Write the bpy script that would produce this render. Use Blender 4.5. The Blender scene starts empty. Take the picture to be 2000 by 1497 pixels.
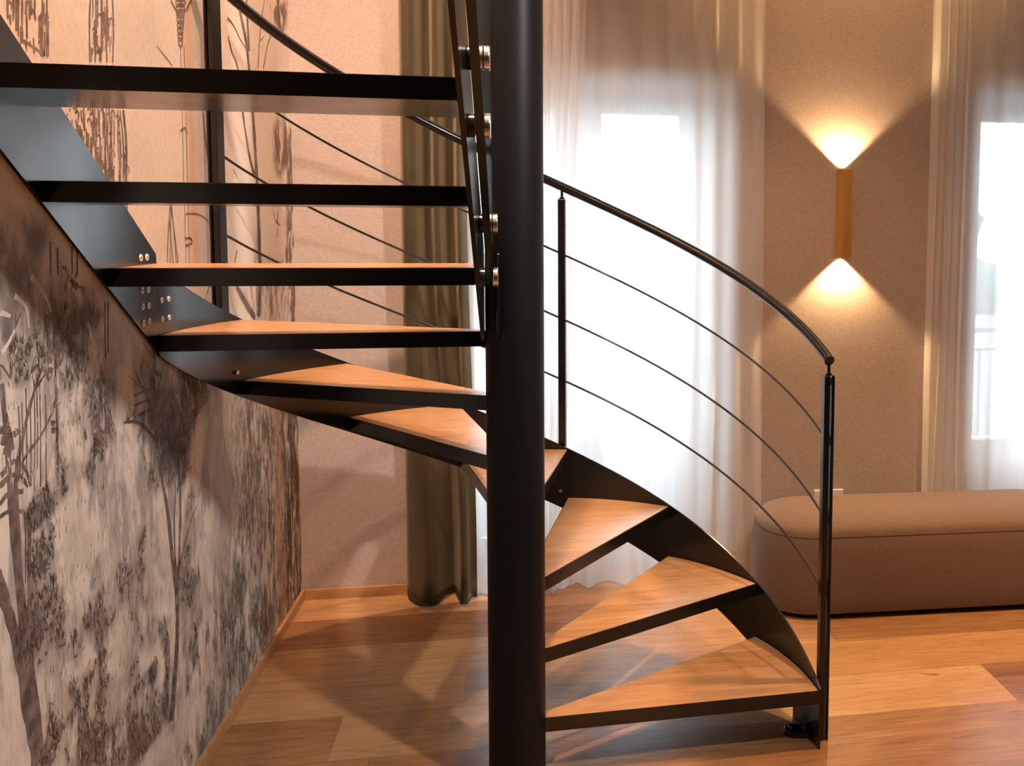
import bpy, bmesh, math, random
import numpy as np
from mathutils import Vector, Matrix
random.seed(7); rng = np.random.default_rng(11)
S = bpy.context.scene
COL = S.collection

# ------------------------------------------------------------------ camera
F_PX, CX, CY = 1770.9, 1333.5, 568.4
CAM = Vector((0.0302, -2.4435, 1.543))
YAW, PIT, ROL = 0.1715, -0.0721, 0.0070
fw = Vector((math.sin(YAW)*math.cos(PIT), math.cos(YAW)*math.cos(PIT), math.sin(PIT)))
rt0 = Vector((math.cos(YAW), -math.sin(YAW), 0)); up0 = rt0.cross(fw)
rt = rt0*math.cos(ROL)+up0*math.sin(ROL); up = -rt0*math.sin(ROL)+up0*math.cos(ROL)
cd = bpy.data.cameras.new('camera'); cam = bpy.data.objects.new('camera', cd); COL.objects.link(cam)
M = Matrix.Identity(4)
for i in range(3):
    M[i][0] = rt[i]; M[i][1] = up[i]; M[i][2] = -fw[i]; M[i][3] = CAM[i]
cam.matrix_world = M
cd.sensor_width = 36; cd.lens = F_PX/2000*36
cd.shift_x = (1000-CX)/2000; cd.shift_y = (CY-748.5)/2000
cd.clip_start = .02; S.camera = cam

# ------------------------------------------------------------------ exposure, world, lights
S.view_settings.view_transform = 'Standard'; S.view_settings.look = 'None'
S.view_settings.gamma = 1; S.view_settings.use_curve_mapping = False
S.view_settings.exposure = 0.32
W = bpy.data.worlds.new('overcast_sky'); S.world = W; W.use_nodes = True
bg = W.node_tree.nodes['Background']; bg.inputs[0].default_value = (.76, .89, 1, 1); bg.inputs[1].default_value = 12
WARM = (1, .60, .34)

def lamp(name, kind, loc, energy, color=WARM, size=.05, rot=None, spot=None, blend=.3):
    l = bpy.data.lights.new(name, kind); l.energy = energy; l.color = color
    if kind == 'AREA':
        l.shape = 'RECTANGLE'; l.size = size[0]; l.size_y = size[1]
    else: l.shadow_soft_size = size
    if spot: l.spot_size = math.radians(spot); l.spot_blend = blend
    o = bpy.data.objects.new(name, l); o.location = loc
    if rot: o.rotation_euler = rot
    COL.objects.link(o); return o
# spotlight high in the double-height stairwell
lamp('stairwell_light', 'POINT', (-.15, -.98, 4.95), 570, (1, .64, .45), .05)
# recessed ceiling downlights of the room; the middle one is added wall fill
for x, y, e in ((1.70, -.05, 150), (1.15, .35, 34), (3.0, -.05, 110)):
    lamp('downlight_and_fill', 'SPOT', (x, y, 2.58), e, WARM, .04, (0, 0, 0), 88 if x > 1.5 else 130, .7)
# unseen fill spot added to brighten the lower mural
tgt = Vector((-.88, .15, .75)); src = Vector((1.15, -1.35, 2.56))
lamp('mural_fill', 'SPOT', src, 165, (1, .88, .80), .05, (tgt-src).to_track_quat('-Z', 'Y').to_euler(), 92, .9)
# sampling portals of the two glazed doors
for x, wd in ((.245, 1.30), (2.63, 1.22)):
    po = lamp('door_portal', 'AREA', (x, 1.80, 1.08), 1, (1, 1, 1), (wd, 2.14), (math.radians(-90), 0, 0)); po.data.cycles.is_portal = True

# ------------------------------------------------------------------ helpers
def tag(o, label=None, cat=None, group=None, kind=None):
    if label: o['label'] = label
    if cat: o['category'] = cat
    if group: o['group'] = group
    if kind: o['kind'] = kind
    return o
def empty(name, loc=(0, 0, 0), parent=None):
    o = bpy.data.objects.new(name, None); o.location = loc; o.empty_display_size = .1
    COL.objects.link(o); o.parent = parent; return o
def mesh(name, V, F, mat, parent=None, smooth=False, bevel=0, mats=None, fm=None):
    me = bpy.data.meshes.new(name); me.from_pydata([tuple(v) for v in V], [], F); me.update()
    bm = bmesh.new(); bm.from_mesh(me); bmesh.ops.recalc_face_normals(bm, faces=bm.faces[:]); bm.to_mesh(me); bm.free()
    for m in (mats or [mat]): me.materials.append(m)
    if fm: me.polygons.foreach_set('material_index', fm)
    o = bpy.data.objects.new(name, me); COL.objects.link(o); o.parent = parent
    if smooth:
        me.polygons.foreach_set('use_smooth', [True]*len(me.polygons))
        if smooth == 'auto': me.set_sharp_from_angle(angle=math.radians(35))
    if bevel:
        b = o.modifiers.new('bevel', 'BEVEL'); b.width = bevel; b.segments = 2; b.limit_method = 'ANGLE'
    return o
class MB:
    def __init__(s): s.V = []; s.F = []
    def add(s, V, F):
        n = len(s.V); s.V += [Vector(v) for v in V]; s.F += [[i+n for i in f] for f in F]; return s
    def box(s, x0, x1, y0, y1, z0, z1):
        V = [(x, y, z) for x in (x0, x1) for y in (y0, y1) for z in (z0, z1)]
        return s.add(V, [(0,1,3,2), (4,6,7,5), (0,4,5,1), (2,3,7,6), (0,2,6,4), (1,5,7,3)])
    def prism(s, pts, z0, z1):
        n = len(pts); V = [(x, y, z0) for x, y in pts]+[(x, y, z1) for x, y in pts]
        return s.add(V, [list(range(n))[::-1], list(range(n, 2*n))]+[[i, (i+1) % n, n+(i+1) % n, n+i] for i in range(n)])
    def extrude(s, pts3, d):
        n = len(pts3); d = Vector(d); V = [Vector(p) for p in pts3]+[Vector(p)+d for p in pts3]
        return s.add(V, [list(range(n))[::-1], list(range(n, 2*n))]+[[i, (i+1) % n, n+(i+1) % n, n+i] for i in range(n)])
    def cyl(s, p, q, r, n=16, r2=None):
        p, q = Vector(p), Vector(q); d = (q-p).normalized(); a = d.orthogonal().normalized(); b = d.cross(a)
        r2 = r if r2 is None else r2; V = []
        for c, rr in ((p, r), (q, r2)):
            for i in range(n):
                t = 2*math.pi*i/n; V.append(c+(a*math.cos(t)+b*math.sin(t))*rr)
        return s.add(V, [list(range(n))[::-1], list(range(n, 2*n))]+[[i, (i+1) % n, n+(i+1) % n, n+i] for i in range(n)])
    def tube(s, pts, r, n=12):
        pts = [Vector(p) for p in pts]; V = []; prev = None
        for i, p in enumerate(pts):
            d = (pts[min(i+1, len(pts)-1)]-pts[max(i-1, 0)]).normalized()
            a = (Vector((0, 0, 1))-d*d.z).normalized() if abs(d.z) < .95 else d.orthogonal().normalized()
            b = d.cross(a)
            V += [p+(a*math.cos(2*math.pi*k/n)+b*math.sin(2*math.pi*k/n))*r for k in range(n)]
        m = len(pts); F = [[i*n+k, i*n+(k+1) % n, (i+1)*n+(k+1) % n, (i+1)*n+k] for i in range(m-1) for k in range(n)]
        F += [list(range(n))[::-1], list(range((m-1)*n, m*n))]
        return s.add(V, F)
    def build(s, name, mat, parent=None, **k): return mesh(name, s.V, s.F, mat, parent, **k)

# ------------------------------------------------------------------ materials
def newmat(name, base=(.5, .5, .5), rough=.5, metal=0, **kw):
    m = bpy.data.materials.new(name); m.use_nodes = True; nt = m.node_tree
    b = nt.nodes['Principled BSDF']; b.inputs['Base Color'].default_value = (*base, 1)
    b.inputs['Roughness'].default_value = rough; b.inputs['Metallic'].default_value = metal
    for k, v in kw.items(): b.inputs[k.replace('_', ' ')].default_value = v
    return m, nt, b
def N(nt, t, **kw):
    n = nt.nodes.new(t)
    for k, v in kw.items():
        if isinstance(k, str) and hasattr(n, k): setattr(n, k, v)
    return n
def math_(nt, op, a, b=None, c=None):
    n = nt.nodes.new('ShaderNodeMath'); n.operation = op
    for i, v in enumerate((a, b, c)):
        if v is None: continue
        if isinstance(v, (int, float)): n.inputs[i].default_value = v
        else: nt.links.new(v, n.inputs[i])
    return n.outputs[0]
def noise(nt, scale, stretch=(1, 1, 1), detail=4, rough=.55, coord='Object', dist=0):
    tc = nt.nodes.new('ShaderNodeTexCoord'); mp = nt.nodes.new('ShaderNodeMapping'); mp.inputs['Scale'].default_value = stretch
    nt.links.new(tc.outputs[coord], mp.inputs[0]); n = nt.nodes.new('ShaderNodeTexNoise')
    n.inputs['Scale'].default_value = scale; n.inputs['Detail'].default_value = detail; n.inputs['Roughness'].default_value = rough
    n.inputs['Distortion'].default_value = dist
    nt.links.new(mp.outputs[0], n.inputs['Vector']); return n.outputs['Fac']
def ramp(nt, fac, stops):
    r = nt.nodes.new('ShaderNodeValToRGB'); e = r.color_ramp.elements
    while len(e) < len(stops): e.new(.5)
    for i, (p, c) in enumerate(stops): e[i].position = p; e[i].color = (*c, 1)
    nt.links.new(fac, r.inputs[0]); return r.outputs[0]
def bump(nt, b, h, strength=.2, dist=.002):
    n = nt.nodes.new('ShaderNodeBump'); n.inputs['Strength'].default_value = strength; n.inputs['Distance'].default_value = dist
    nt.links.new(h, n.inputs['Height']); nt.links.new(n.outputs[0], b.inputs['Normal'])
def mixc(nt, a, b, f, mode='MIX'):
    n = nt.nodes.new('ShaderNodeMix'); n.data_type = 'RGBA'; n.blend_type = mode
    for sck, v in ((n.inputs[0], f), (n.inputs[6], a), (n.inputs[7], b)):
        if isinstance(v, (int, float)): sck.default_value = v
        elif isinstance(v, tuple): sck.default_value = (*v, 1)
        else: nt.links.new(v, sck)
    return n.outputs[2]

MAT = {}
m, nt, b = newmat('black_powder_coat', (.005, .005, .0055), .24, 0, Specular_IOR_Level=.52)
f = noise(nt, 9, detail=3); nt.links.new(math_(nt, 'MULTIPLY_ADD', f, .12, .15), b.inputs['Roughness'])
bump(nt, b, noise(nt, 900, detail=1), .03, .0003); MAT['black'] = m
m, nt, b = newmat('black_pole_paint', (.006, .006, .007), .3, 0, Specular_IOR_Level=.14); nt.links.new(math_(nt, 'MULTIPLY_ADD', noise(nt, 9), .1, .40), b.inputs['Roughness']); MAT['pole'] = m
m, nt, b = newmat('black_rod', (.012, .012, .013), .35); bump(nt, b, noise(nt, 400), .02, .0003); MAT['rod'] = m
m, nt, b = newmat('polished_steel', (.75, .72, .68), .22, 1)
nt.links.new(math_(nt, 'MULTIPLY_ADD', noise(nt, 60), .15, .15), b.inputs['Roughness']); MAT['steel'] = m
m, nt, b = newmat('zinc_bolt', (.88, .88, .86), .5, .0)
nt.links.new(math_(nt, 'MULTIPLY_ADD', noise(nt, 90), .2, .3), b.inputs['Roughness']); MAT['zinc'] = m
m, nt, b = newmat('brushed_brass', (.83, .50, .14), .42, .75)
nt.links.new(ramp(nt, noise(nt, 40, (1, 1, .02)), [(.2, (.74, .43, .11)), (.8, (.88, .55, .17))]), b.inputs['Base Color']); MAT['brass'] = m
m, nt, b = newmat('white_lacquer', (.80, .80, .79), .35)
bump(nt, b, noise(nt, 120), .02, .0004); MAT['white'] = m
m, nt, b = newmat('white_plaster', (.78, .75, .70), .8)
bump(nt, b, noise(nt, 60), .15, .001); MAT['plaster'] = m
m, nt, b = newmat('grey_railing_paint', (.34, .36, .40), .5)
bump(nt, b, noise(nt, 60), .1, .0005); MAT['rail_grey'] = m
m, nt, b = newmat('stone_terrace', (.55, .56, .57), .8)
nt.links.new(ramp(nt, noise(nt, 6), [(.3, (.20, .21, .23)), (.7, (.27, .28, .29))]), b.inputs['Base Color']); MAT['stone'] = m

m, nt, b = newmat('unseen_wall_dark', (.05, .038, .03), .6)  # front wall out of view, darkened to cut brown reflections in the pole
nt.links.new(ramp(nt, noise(nt, 8, (1, 1, .1)), [(.3, (.04, .03, .024)), (.7, (.07, .052, .04))]), b.inputs['Base Color']); MAT['darkwall'] = m
def glass_mat(name, tint, rough=0.0):
    m = bpy.data.materials.new(name); m.use_nodes = True; nt = m.node_tree; nt.nodes.clear()
    out = nt.nodes.new('ShaderNodeOutputMaterial'); g = nt.nodes.new('ShaderNodeBsdfGlossy'); t = nt.nodes.new('ShaderNodeBsdfTransparent')
    g.inputs['Roughness'].default_value = rough; t.inputs[0].default_value = (*tint, 1)
    fr = nt.nodes.new('ShaderNodeFresnel'); fr.inputs[0].default_value = 1.45
    mx = nt.nodes.new('ShaderNodeMixShader'); nt.links.new(fr.outputs[0], mx.inputs[0]); nt.links.new(t.outputs[0], mx.inputs[1]); nt.links.new(g.outputs[0], mx.inputs[2])
    nt.links.new(mx.outputs[0], out.inputs[0]); return m
MAT['pane'] = glass_mat('window_glass', (.96, .98, .98))
m, nt, b = newmat('laminated_glass', (.55, .72, .66), .02, 0, Transmission_Weight=1.0, IOR=1.5); MAT['lam'] = m
m, nt, b = newmat('glass_edge_green', (.010, .035, .028), .12); MAT['edge'] = m

def oak(name, planks):
    m, nt, b = newmat(name, (.5, .3, .15), .38, 0, Specular_IOR_Level=.5)
    tc = nt.nodes.new('ShaderNodeTexCoord'); sx = nt.nodes.new('ShaderNodeSeparateXYZ'); nt.links.new(tc.outputs['Object'], sx.inputs[0])
    X, Y = sx.outputs[0], sx.outputs[1]
    w, ln, off = planks
    v = math_(nt, 'DIVIDE', math_(nt, 'SUBTRACT', Y, off), w); row = math_(nt, 'FLOOR', v)
    wr = nt.nodes.new('ShaderNodeTexWhiteNoise'); wr.noise_dimensions = '1D'; nt.links.new(row, wr.inputs['W'])
    u = math_(nt, 'ADD', math_(nt, 'DIVIDE', X, ln), math_(nt, 'MULTIPLY', wr.outputs['Value'], 7.3)); colm = math_(nt, 'FLOOR', u)
    cb = nt.nodes.new('ShaderNodeCombineXYZ'); nt.links.new(row, cb.inputs[0]); nt.links.new(colm, cb.inputs[1])
    wn = nt.nodes.new('ShaderNodeTexWhiteNoise'); wn.noise_dimensions = '2D'; nt.links.new(cb.outputs[0], wn.inputs['Vector'])
    # per-plank offset of the grain
    va = nt.nodes.new('ShaderNodeVectorMath'); va.operation = 'MULTIPLY_ADD'; nt.links.new(wn.outputs['Color'], va.inputs[0]); va.inputs[1].default_value = (9, 9, 9)
    nt.links.new(tc.outputs['Object'], va.inputs[2])
    def gn(scale, st, detail=6, dist=0.0, rough=.6):
        mp = nt.nodes.new('ShaderNodeMapping'); mp.inputs['Scale'].default_value = st; nt.links.new(va.outputs[0], mp.inputs[0])
        n = nt.nodes.new('ShaderNodeTexNoise'); n.inputs['Scale'].default_value = scale; n.inputs['Detail'].default_value = detail
        n.inputs['Distortion'].default_value = dist; n.inputs['Roughness'].default_value = rough; nt.links.new(mp.outputs[0], n.inputs['Vector']); return n.outputs['Fac']
    g1 = gn(2.2, (1, 9, 1), 5, 1.2); g2 = gn(8, (1, 24, 1), 4, .2); g3 = gn(1.1, (1, 4, 1), 3)
    rings = math_(nt, 'SINE', math_(nt, 'MULTIPLY', gn(1.5, (.55, 5.5, 1), 2, .6), 70)); rings = math_(nt, 'MULTIPLY_ADD', rings, .5, .5)
    fac = math_(nt, 'ADD', math_(nt, 'MULTIPLY', g1, .45), math_(nt, 'MULTIPLY', g2, .30))
    fac = math_(nt, 'ADD', fac, math_(nt, 'MULTIPLY', math_(nt, 'MULTIPLY', rings, g3), .16))
    fac = math_(nt, 'ADD', fac, math_(nt, 'MULTIPLY_ADD', wn.outputs['Value'], .40, -.11))
    c = ramp(nt, fac, [(.22, (.16, .068, .022)), (.44, (.31, .150, .058)), (.62, (.42, .225, .095)), (.82, (.54, .32, .16))])
    fv = math_(nt, 'FRACT', v); fu = math_(nt, 'FRACT', u)
    sv = math_(nt, 'MINIMUM', fv, math_(nt, 'SUBTRACT', 1, fv)); su = math_(nt, 'MINIMUM', fu, math_(nt, 'SUBTRACT', 1, fu))
    seam = math_(nt, 'MINIMUM', math_(nt, 'DIVIDE', sv, .0035/w*.45), math_(nt, 'DIVIDE', su, .0035/ln*.45))
    seam = math_(nt, 'MINIMUM', seam, 1)
    c2 = mixc(nt, (.10, .055, .03), c, math_(nt, 'MULTIPLY_ADD', seam, .75, .25))
    kn = gn(3.3, (1, 2.2, 1), 2, .5); knf = math_(nt, 'MULTIPLY', math_(nt, 'GREATER_THAN', kn, .74), .55)
    c3 = mixc(nt, c2, (.16, .075, .03), knf)
    nt.links.new(c3, b.inputs['Base Color'])
    nt.links.new(math_(nt, 'MULTIPLY_ADD', g2, .20, .20), b.inputs['Roughness'])
    bump(nt, b, math_(nt, 'ADD', math_(nt, 'MULTIPLY', seam, .6), math_(nt, 'MULTIPLY', g2, .25)), .25, .0012)
    return m
MAT['floor'] = oak('oak_floor', (.245, 2.15, .19))
MAT['tread'] = oak('oak_tread', (.60, 1.7, -.9))
MAT['oaktrim'] = oak('oak_trim', (3.0, 2.4, -6.0))

# woven linen wallpaper
m, nt, b = newmat('linen_wallpaper', (.5, .4, .33), .75, 0, Specular_IOR_Level=.25)
ha = noise(nt, 55, (1.2, 1, 16), 3, .7); va_ = noise(nt, 60, (13, 1, 1), 3, .7); hb_ = noise(nt, 1.6, detail=2)
wv = math_(nt, 'ADD', math_(nt, 'MULTIPLY', ha, .6), math_(nt, 'MULTIPLY', va_, .4))
c = ramp(nt, wv, [(.36, (.34, .28, .245)), (.5, (.46, .385, .34)), (.66, (.56, .475, .425))])
nt.links.new(c, b.inputs['Base Color']); bump(nt, b, wv, .55, .0012); MAT['linen'] = m
# olive velvet curtain
m, nt, b = newmat('olive_velvet', (.085, .075, .042), .85, 0, Sheen_Weight=.3, Specular_IOR_Level=.2)
b.inputs['Sheen Tint'].default_value = (.75, .66, .42, 1); b.inputs['Sheen Roughness'].default_value = .45
c = ramp(nt, noise(nt, 14, (1, 1, .12), 4), [(.3, (.034, .027, .014)), (.7, (.064, .052, .028))]); nt.links.new(c, b.inputs['Base Color'])
bump(nt, b, noise(nt, 500), .1, .0006); MAT['velvet'] = m
# taupe upholstery
m, nt, b = newmat('taupe_upholstery', (.25, .17, .12), .9, 0, Sheen_Weight=.25, Specular_IOR_Level=.2)
c = ramp(nt, noise(nt, 420, detail=2), [(.35, (.115, .072, .046)), (.65, (.195, .125, .085))]); nt.links.new(c, b.inputs['Base Color'])
bump(nt, b, noise(nt, 600, detail=2), .35, .0008); MAT['ottoman'] = m
m, nt, b = newmat('dark_seam_thread', (.05, .03, .02), .9); bump(nt, b, noise(nt, 300), .3, .0005); MAT['seam'] = m
m, nt, b = newmat('black_plinth', (.02, .018, .016), .7); bump(nt, b, noise(nt, 300), .1, .0005); MAT['plinth'] = m
# sheer voile
def sheer_mat(name, trans):
    m = bpy.data.materials.new(name); m.use_nodes = True; nt = m.node_tree; nt.nodes.clear()
    out = nt.nodes.new('ShaderNodeOutputMaterial'); t = nt.nodes.new('ShaderNodeBsdfTransparent'); tl = nt.nodes.new('ShaderNodeBsdfTranslucent'); d = nt.nodes.new('ShaderNodeBsdfDiffuse')
    c = ramp(nt, noise(nt, 30, (6, 1, .15), 3), [(.3, (.90, .89, .88)), (.7, (.96, .955, .95))])
    nt.links.new(c, tl.inputs[0]); nt.links.new(c, d.inputs[0])
    a = nt.nodes.new('ShaderNodeMixShader'); a.inputs[0].default_value = .34; nt.links.new(tl.outputs[0], a.inputs[1]); nt.links.new(d.outputs[0], a.inputs[2])
    lw = nt.nodes.new('ShaderNodeLayerWeight'); lw.inputs[0].default_value = .35
    k = math_(nt, 'MULTIPLY_ADD', lw.outputs['Facing'], .25, 1-trans); k = math_(nt, 'MINIMUM', k, 1)
    x = nt.nodes.new('ShaderNodeMixShader'); nt.links.new(k, x.inputs[0]); nt.links.new(t.outputs[0], x.inputs[1]); nt.links.new(a.outputs[0], x.inputs[2])
    nt.links.new(x.outputs[0], out.inputs[0]); return m
MAT['sheer'] = sheer_mat('sheer_voile', .18)
# glowing lamp lens
m, nt, b = newmat('warm_lamp_lens', (1, .8, .5), .4); b.inputs['Emission Color'].default_value = (1, .68, .34, 1); b.inputs['Emission Strength'].default_value = 14; MAT['lens'] = m
m, nt, b = newmat('foliage_pale', (.30, .36, .30), .9)
nt.links.new(ramp(nt, noise(nt, 3), [(.3, (.12, .14, .12)), (.7, (.20, .22, .20))]), b.inputs['Base Color']); MAT['leaf'] = m
m, nt, b = newmat('bark', (.22, .19, .17), .9); bump(nt, b, noise(nt, 20), .4, .01); MAT['bark'] = m
m, nt, b = newmat('lawn', (.34, .38, .32), .95); nt.links.new(ramp(nt, noise(nt, .8), [(.3, (.16, .17, .16)), (.7, (.22, .23, .22))]), b.inputs['Base Color']); MAT['lawn'] = m

# ------------------------------------------------------------------ setting
XL, YB, XR, YF = -.884, 1.39, 4.2, -4.3
ZC, ZU = 2.62, 5.2
def struct(name, mb, mat, **k): return tag(mb.build(name, mat, **k), kind='structure')
struct('floor', MB().box(XL-.2, XR+.2, YF-.2, YB+.66, -.15, 0), MAT['floor'])
D1 = (-.42, .905, 2.165); D2 = (2.015, 3.25, 2.165)      # door openings: x0, x1, head height
wb = MB(); T = .38
wb.box(XL-.2, D1[0], YB, YB+T, 0, ZU); wb.box(D1[1], D2[0], YB, YB+T, 0, ZU); wb.box(D2[1], XR+.2, YB, YB+T, 0, ZU)
wb.box(D1[0], D1[1], YB, YB+T, D1[2], ZU); wb.box(D2[0], D2[1], YB, YB+T, D2[2], ZU)
struct('wall_back', wb, MAT['linen'])
struct('wall_left', MB().box(XL-.2, XL, YF-.2, YB, 0, ZU), MAT['plaster'])
struct('wall_right', MB().box(XR, XR+.2, YF-.2, YB, 0, ZU), MAT['linen'])
struct('wall_front', MB().box(XL, XR, YF-.2, YF, 0, ZU), MAT['darkwall'])
c = MB(); H = (XL, .16, -2.2, 1.27)                      # stairwell opening
c.box(H[1], XR, YF, YB, ZC, ZC+.26); c.box(XL, H[1], YF, H[2], ZC, ZC+.26); c.box(XL, H[1], H[3], YB, ZC, ZC+.26)
struct('ceiling', c, MAT['plaster'])
struct('ceiling', MB().box(XL-.2, XR+.2, YF-.2, YB+.3, ZU, ZU+.15), MAT['plaster'])
HB = .041
struct('baseboard_left', MB().box(XL, XL+.014, YF, YB, 0, HB), MAT['oaktrim'], bevel=.0015)
struct('baseboard_back', MB().box(XL+.014, D1[0], YB-.014, YB, 0, HB), MAT['oaktrim'], bevel=.0015)
struct('baseboard_back', MB().box(D1[1], D2[0], YB-.014, YB, 0, HB), MAT['oaktrim'], bevel=.0015)
def reveal(nm, D):
    r = MB(); x0, x1, h = D
    r.box(x0, x0+.006, YB+.002, YB+T, 0, h); r.box(x1-.006, x1, YB+.002, YB+T, 0, h); r.box(x0+.006, x1-.006, YB+.002, YB+T, h-.006, h)
    struct(nm, r, MAT['white'])
reveal('trim_1', D1); reveal('trim_2', D2)
def glazed_door(nm, D, mid, gl, glassz):
    """frame + two leaves; gl = list of (x0,x1) glass openings"""
    x0, x1, h = D; x0 += .006; x1 -= .006; h -= .006; ya, yb_ = 1.655, 1.72
    root = tag(empty(nm, ((x0+x1)/2, ya, 0)), kind='structure')
    o = root.location
    def put(mb, name, mat, parent=root, **k):
        for v in mb.V: v -= o
        ob = mb.build(name, mat, root, **k)
        if parent is not root: ob.parent = parent
        return ob
    fr = MB().box(x0, x0+.055, ya, yb_+.02, 0, h).box(x1-.055, x1, ya, yb_+.02, 0, h).box(x0+.055, x1-.055, ya, yb_+.02, h-.05, h).box(x0+.055, x1-.055, ya, yb_+.02, 0, .035)
    put(fr, 'frame', MAT['white'], bevel=.003)
    for i, (g0, g1) in enumerate(gl):
        a = x0+.058 if i == 0 else mid+.0015; bb = mid-.0015 if i == 0 else x1-.058
        z0, z1 = .038, h-.053; s = MB()
        s.box(a, g0, ya-.012, yb_, z0, z1).box(g1, bb, ya-.012, yb_, z0, z1).box(g0, g1, ya-.012, yb_, glassz[1], z1).box(g0, g1, ya-.012, yb_, z0, glassz[0])
        leaf = put(s, 'door_leaf', MAT['white'], bevel=.003)
        put(MB().box(g0, g1, ya+.02, ya+.036, glassz[0], glassz[1]), 'glass_pane', MAT['pane'], leaf)
        if glassz[0] > .3: put(MB().box(g0+.02, g1-.02, ya-.018, ya-.012, z0+.07, glassz[0]-.08), 'lower_panel', MAT['white'], leaf, bevel=.003)
    hx = mid+.05
    hd = MB().box(hx-.013, hx+.013, ya-.020, ya-.012, .96, 1.12).cyl((hx, ya-.02, 1.05), (hx, ya-.055, 1.05), .008).cyl((hx, ya-.05, 1.05), (hx+.10, ya-.05, 1.05), .008)
    put(hd, 'handle', MAT['steel'], smooth='auto')
glazed_door('window_1', D1, .264, [(-.185, .164), (.365, .714)], (.11, 2.043))
glazed_door('window_2', D2, 2.64, [(2.185, 2.54), (2.74, 3.09)], (.50, 2.055))

# outdoors
struct('floor', MB().box(-2.5, 6, YB+.66, 3.2, -.2, -.03), MAT['stone'])
struct('wall_balcony', MB().box(-.9, 1.25, 2.25, 2.40, -.03, .66), MAT['rail_grey'], bevel=.01)
tag(struct('floor', MB().box(-60, 60, 3.2, 90, -3.2, -3.0), MAT['lawn']))
br = tag(empty('balcony_railing', (1.5, 2.7, 0)), 'pale grey metal balcony railing outside the glazed doors, seen through the sheer curtains', 'railing')
def brp(mb, n, **k):
    for v in mb.V: v -= br.location
    return mb.build(n, MAT['rail_grey'], br, **k)
brp(MB().box(-2.2, 5.6, 2.68, 2.72, .90, .935), 'top_rail', bevel=.003)
brp(MB().box(-2.2, 5.6, 2.69, 2.71, .79, .805), 'middle_rail'); brp(MB().box(-2.2, 5.6, 2.69, 2.71, .16, .18), 'bottom_rail')
for i in range(40): x = -2.1+i*.195; brp(MB().box(x-.008, x+.008, 2.692, 2.708, .18, .79), 'baluster')
for i in range(6): x = -2.18+i*1.55; brp(MB().box(x-.02, x+.02, 2.68, 2.72, -.03, .90), 'post')
def tree(x, y, h, label):
    t = tag(empty('garden_tree', (x, y, -3)), label, 'tree', None)
    MB().cyl((0, 0, 0), (0, 0, h*.55), .22, 10, .12).build('trunk', MAT['bark'], t, smooth='auto')
    me = bpy.data.meshes.new('crown'); bm = bmesh.new()
    for j in range(16):
        a = random.random()*6.28; rr = random.random()*h*.22; zz = h*(.5+.42*random.random()); r = h*.13*(.7+.6*random.random())
        bmesh.ops.create_icosphere(bm, subdivisions=2, radius=r, matrix=Matrix.Translation((rr*math.cos(a), rr*math.sin(a), zz)))
    for v in bm.verts: v.co += Vector((random.uniform(-1, 1), random.uniform(-1, 1), random.uniform(-1, 1)))*.12
    bm.to_mesh(me); bm.free(); me.materials.append(MAT['leaf'])
    o = bpy.data.objects.new('crown', me); COL.objects.link(o); o.parent = t
tree(1.2, 17, 5.0, 'garden tree outside the left glazed door, blurred behind the sheer curtain beside the stair')
tree(5.4, 19, 5.4, 'garden tree outside between the two glazed doors')
tree(9.8, 18, 5.2, 'garden tree outside the right glazed door, faint behind the right sheer curtain')

# ------------------------------------------------------------------ mural
MX = XL+.0022
def W_(px, py):           # point of the left wall seen at photo pixel
    d = fw*F_PX+rt*(px-CX)-up*(py-CY); t = (MX-CAM.x)/d.x; p = CAM+d*t; return p.y, p.z
Y0, Y1, Z0, Z1 = -1.25, YB-.001, HB+.001, 2.61
ny, nz = 528, 514
ys = np.linspace(Y0, Y1, ny); zs = np.linspace(Z0, Z1, nz); YY, ZZ = np.meshgrid(ys, zs)   # (nz, ny)
def vnoise(sy, sz, seed, oct=4, gain=.55):
    out = np.zeros_like(YY); amp = 1; tot = 0; r = np.random.default_rng(seed)
    for o_ in range(oct):
        g = r.random((160, 160)); u = (YY-Y0)/sy*(2**o_)+r.random()*50; v = (ZZ-Z0)/sz*(2**o_)+r.random()*50
        iu = np.floor(u).astype(int); iv = np.floor(v).astype(int); fu = u-iu; fv = v-iv; fu = fu*fu*(3-2*fu); fv = fv*fv*(3-2*fv)
        q = lambda a, b_: g[(iv+b_) % 160, (iu+a) % 160]
        out += amp*((q(0, 0)*(1-fu)+q(1, 0)*fu)*(1-fv)+(q(0, 1)*(1-fu)+q(1, 1)*fu)*fv); tot += amp; amp *= gain
    return out/tot
def sm(x, a, b_): t = np.clip((x-a)/(b_-a), 0, 1); return t*t*(3-2*t)
paper = np.array([.80, .70, .61]); C3 = np.ones(YY.shape+(3,))*paper
wash = vnoise(.9, .9, 3, 3)
C3 *= (1+.10*(wash-.5))[..., None]
def lay(mask, col, k=1.0):
    global C3
    mk = np.clip(mask*k, 0, 1)[..., None]; C3 = C3*(1-mk)+np.array(col)*mk
GREY = (.155, .145, .140); BRN = (.20, .125, .085); WHT = (.80, .74, .66); MAUV = (.27, .225, .205); ORG = (.62, .36, .19)
n1 = vnoise(.10, .16, 5, 5, .62); n2 = vnoise(.035, .085, 6, 4, .65); n3 = vnoise(.22, .30, 8, 4); n4 = vnoise(.018, .07, 9, 3, .7)
wob = (vnoise(.12, .12, 21, 3)-.5)*.10; wob2 = (vnoise(.12, .12, 22, 3)-.5)*.10
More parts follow.
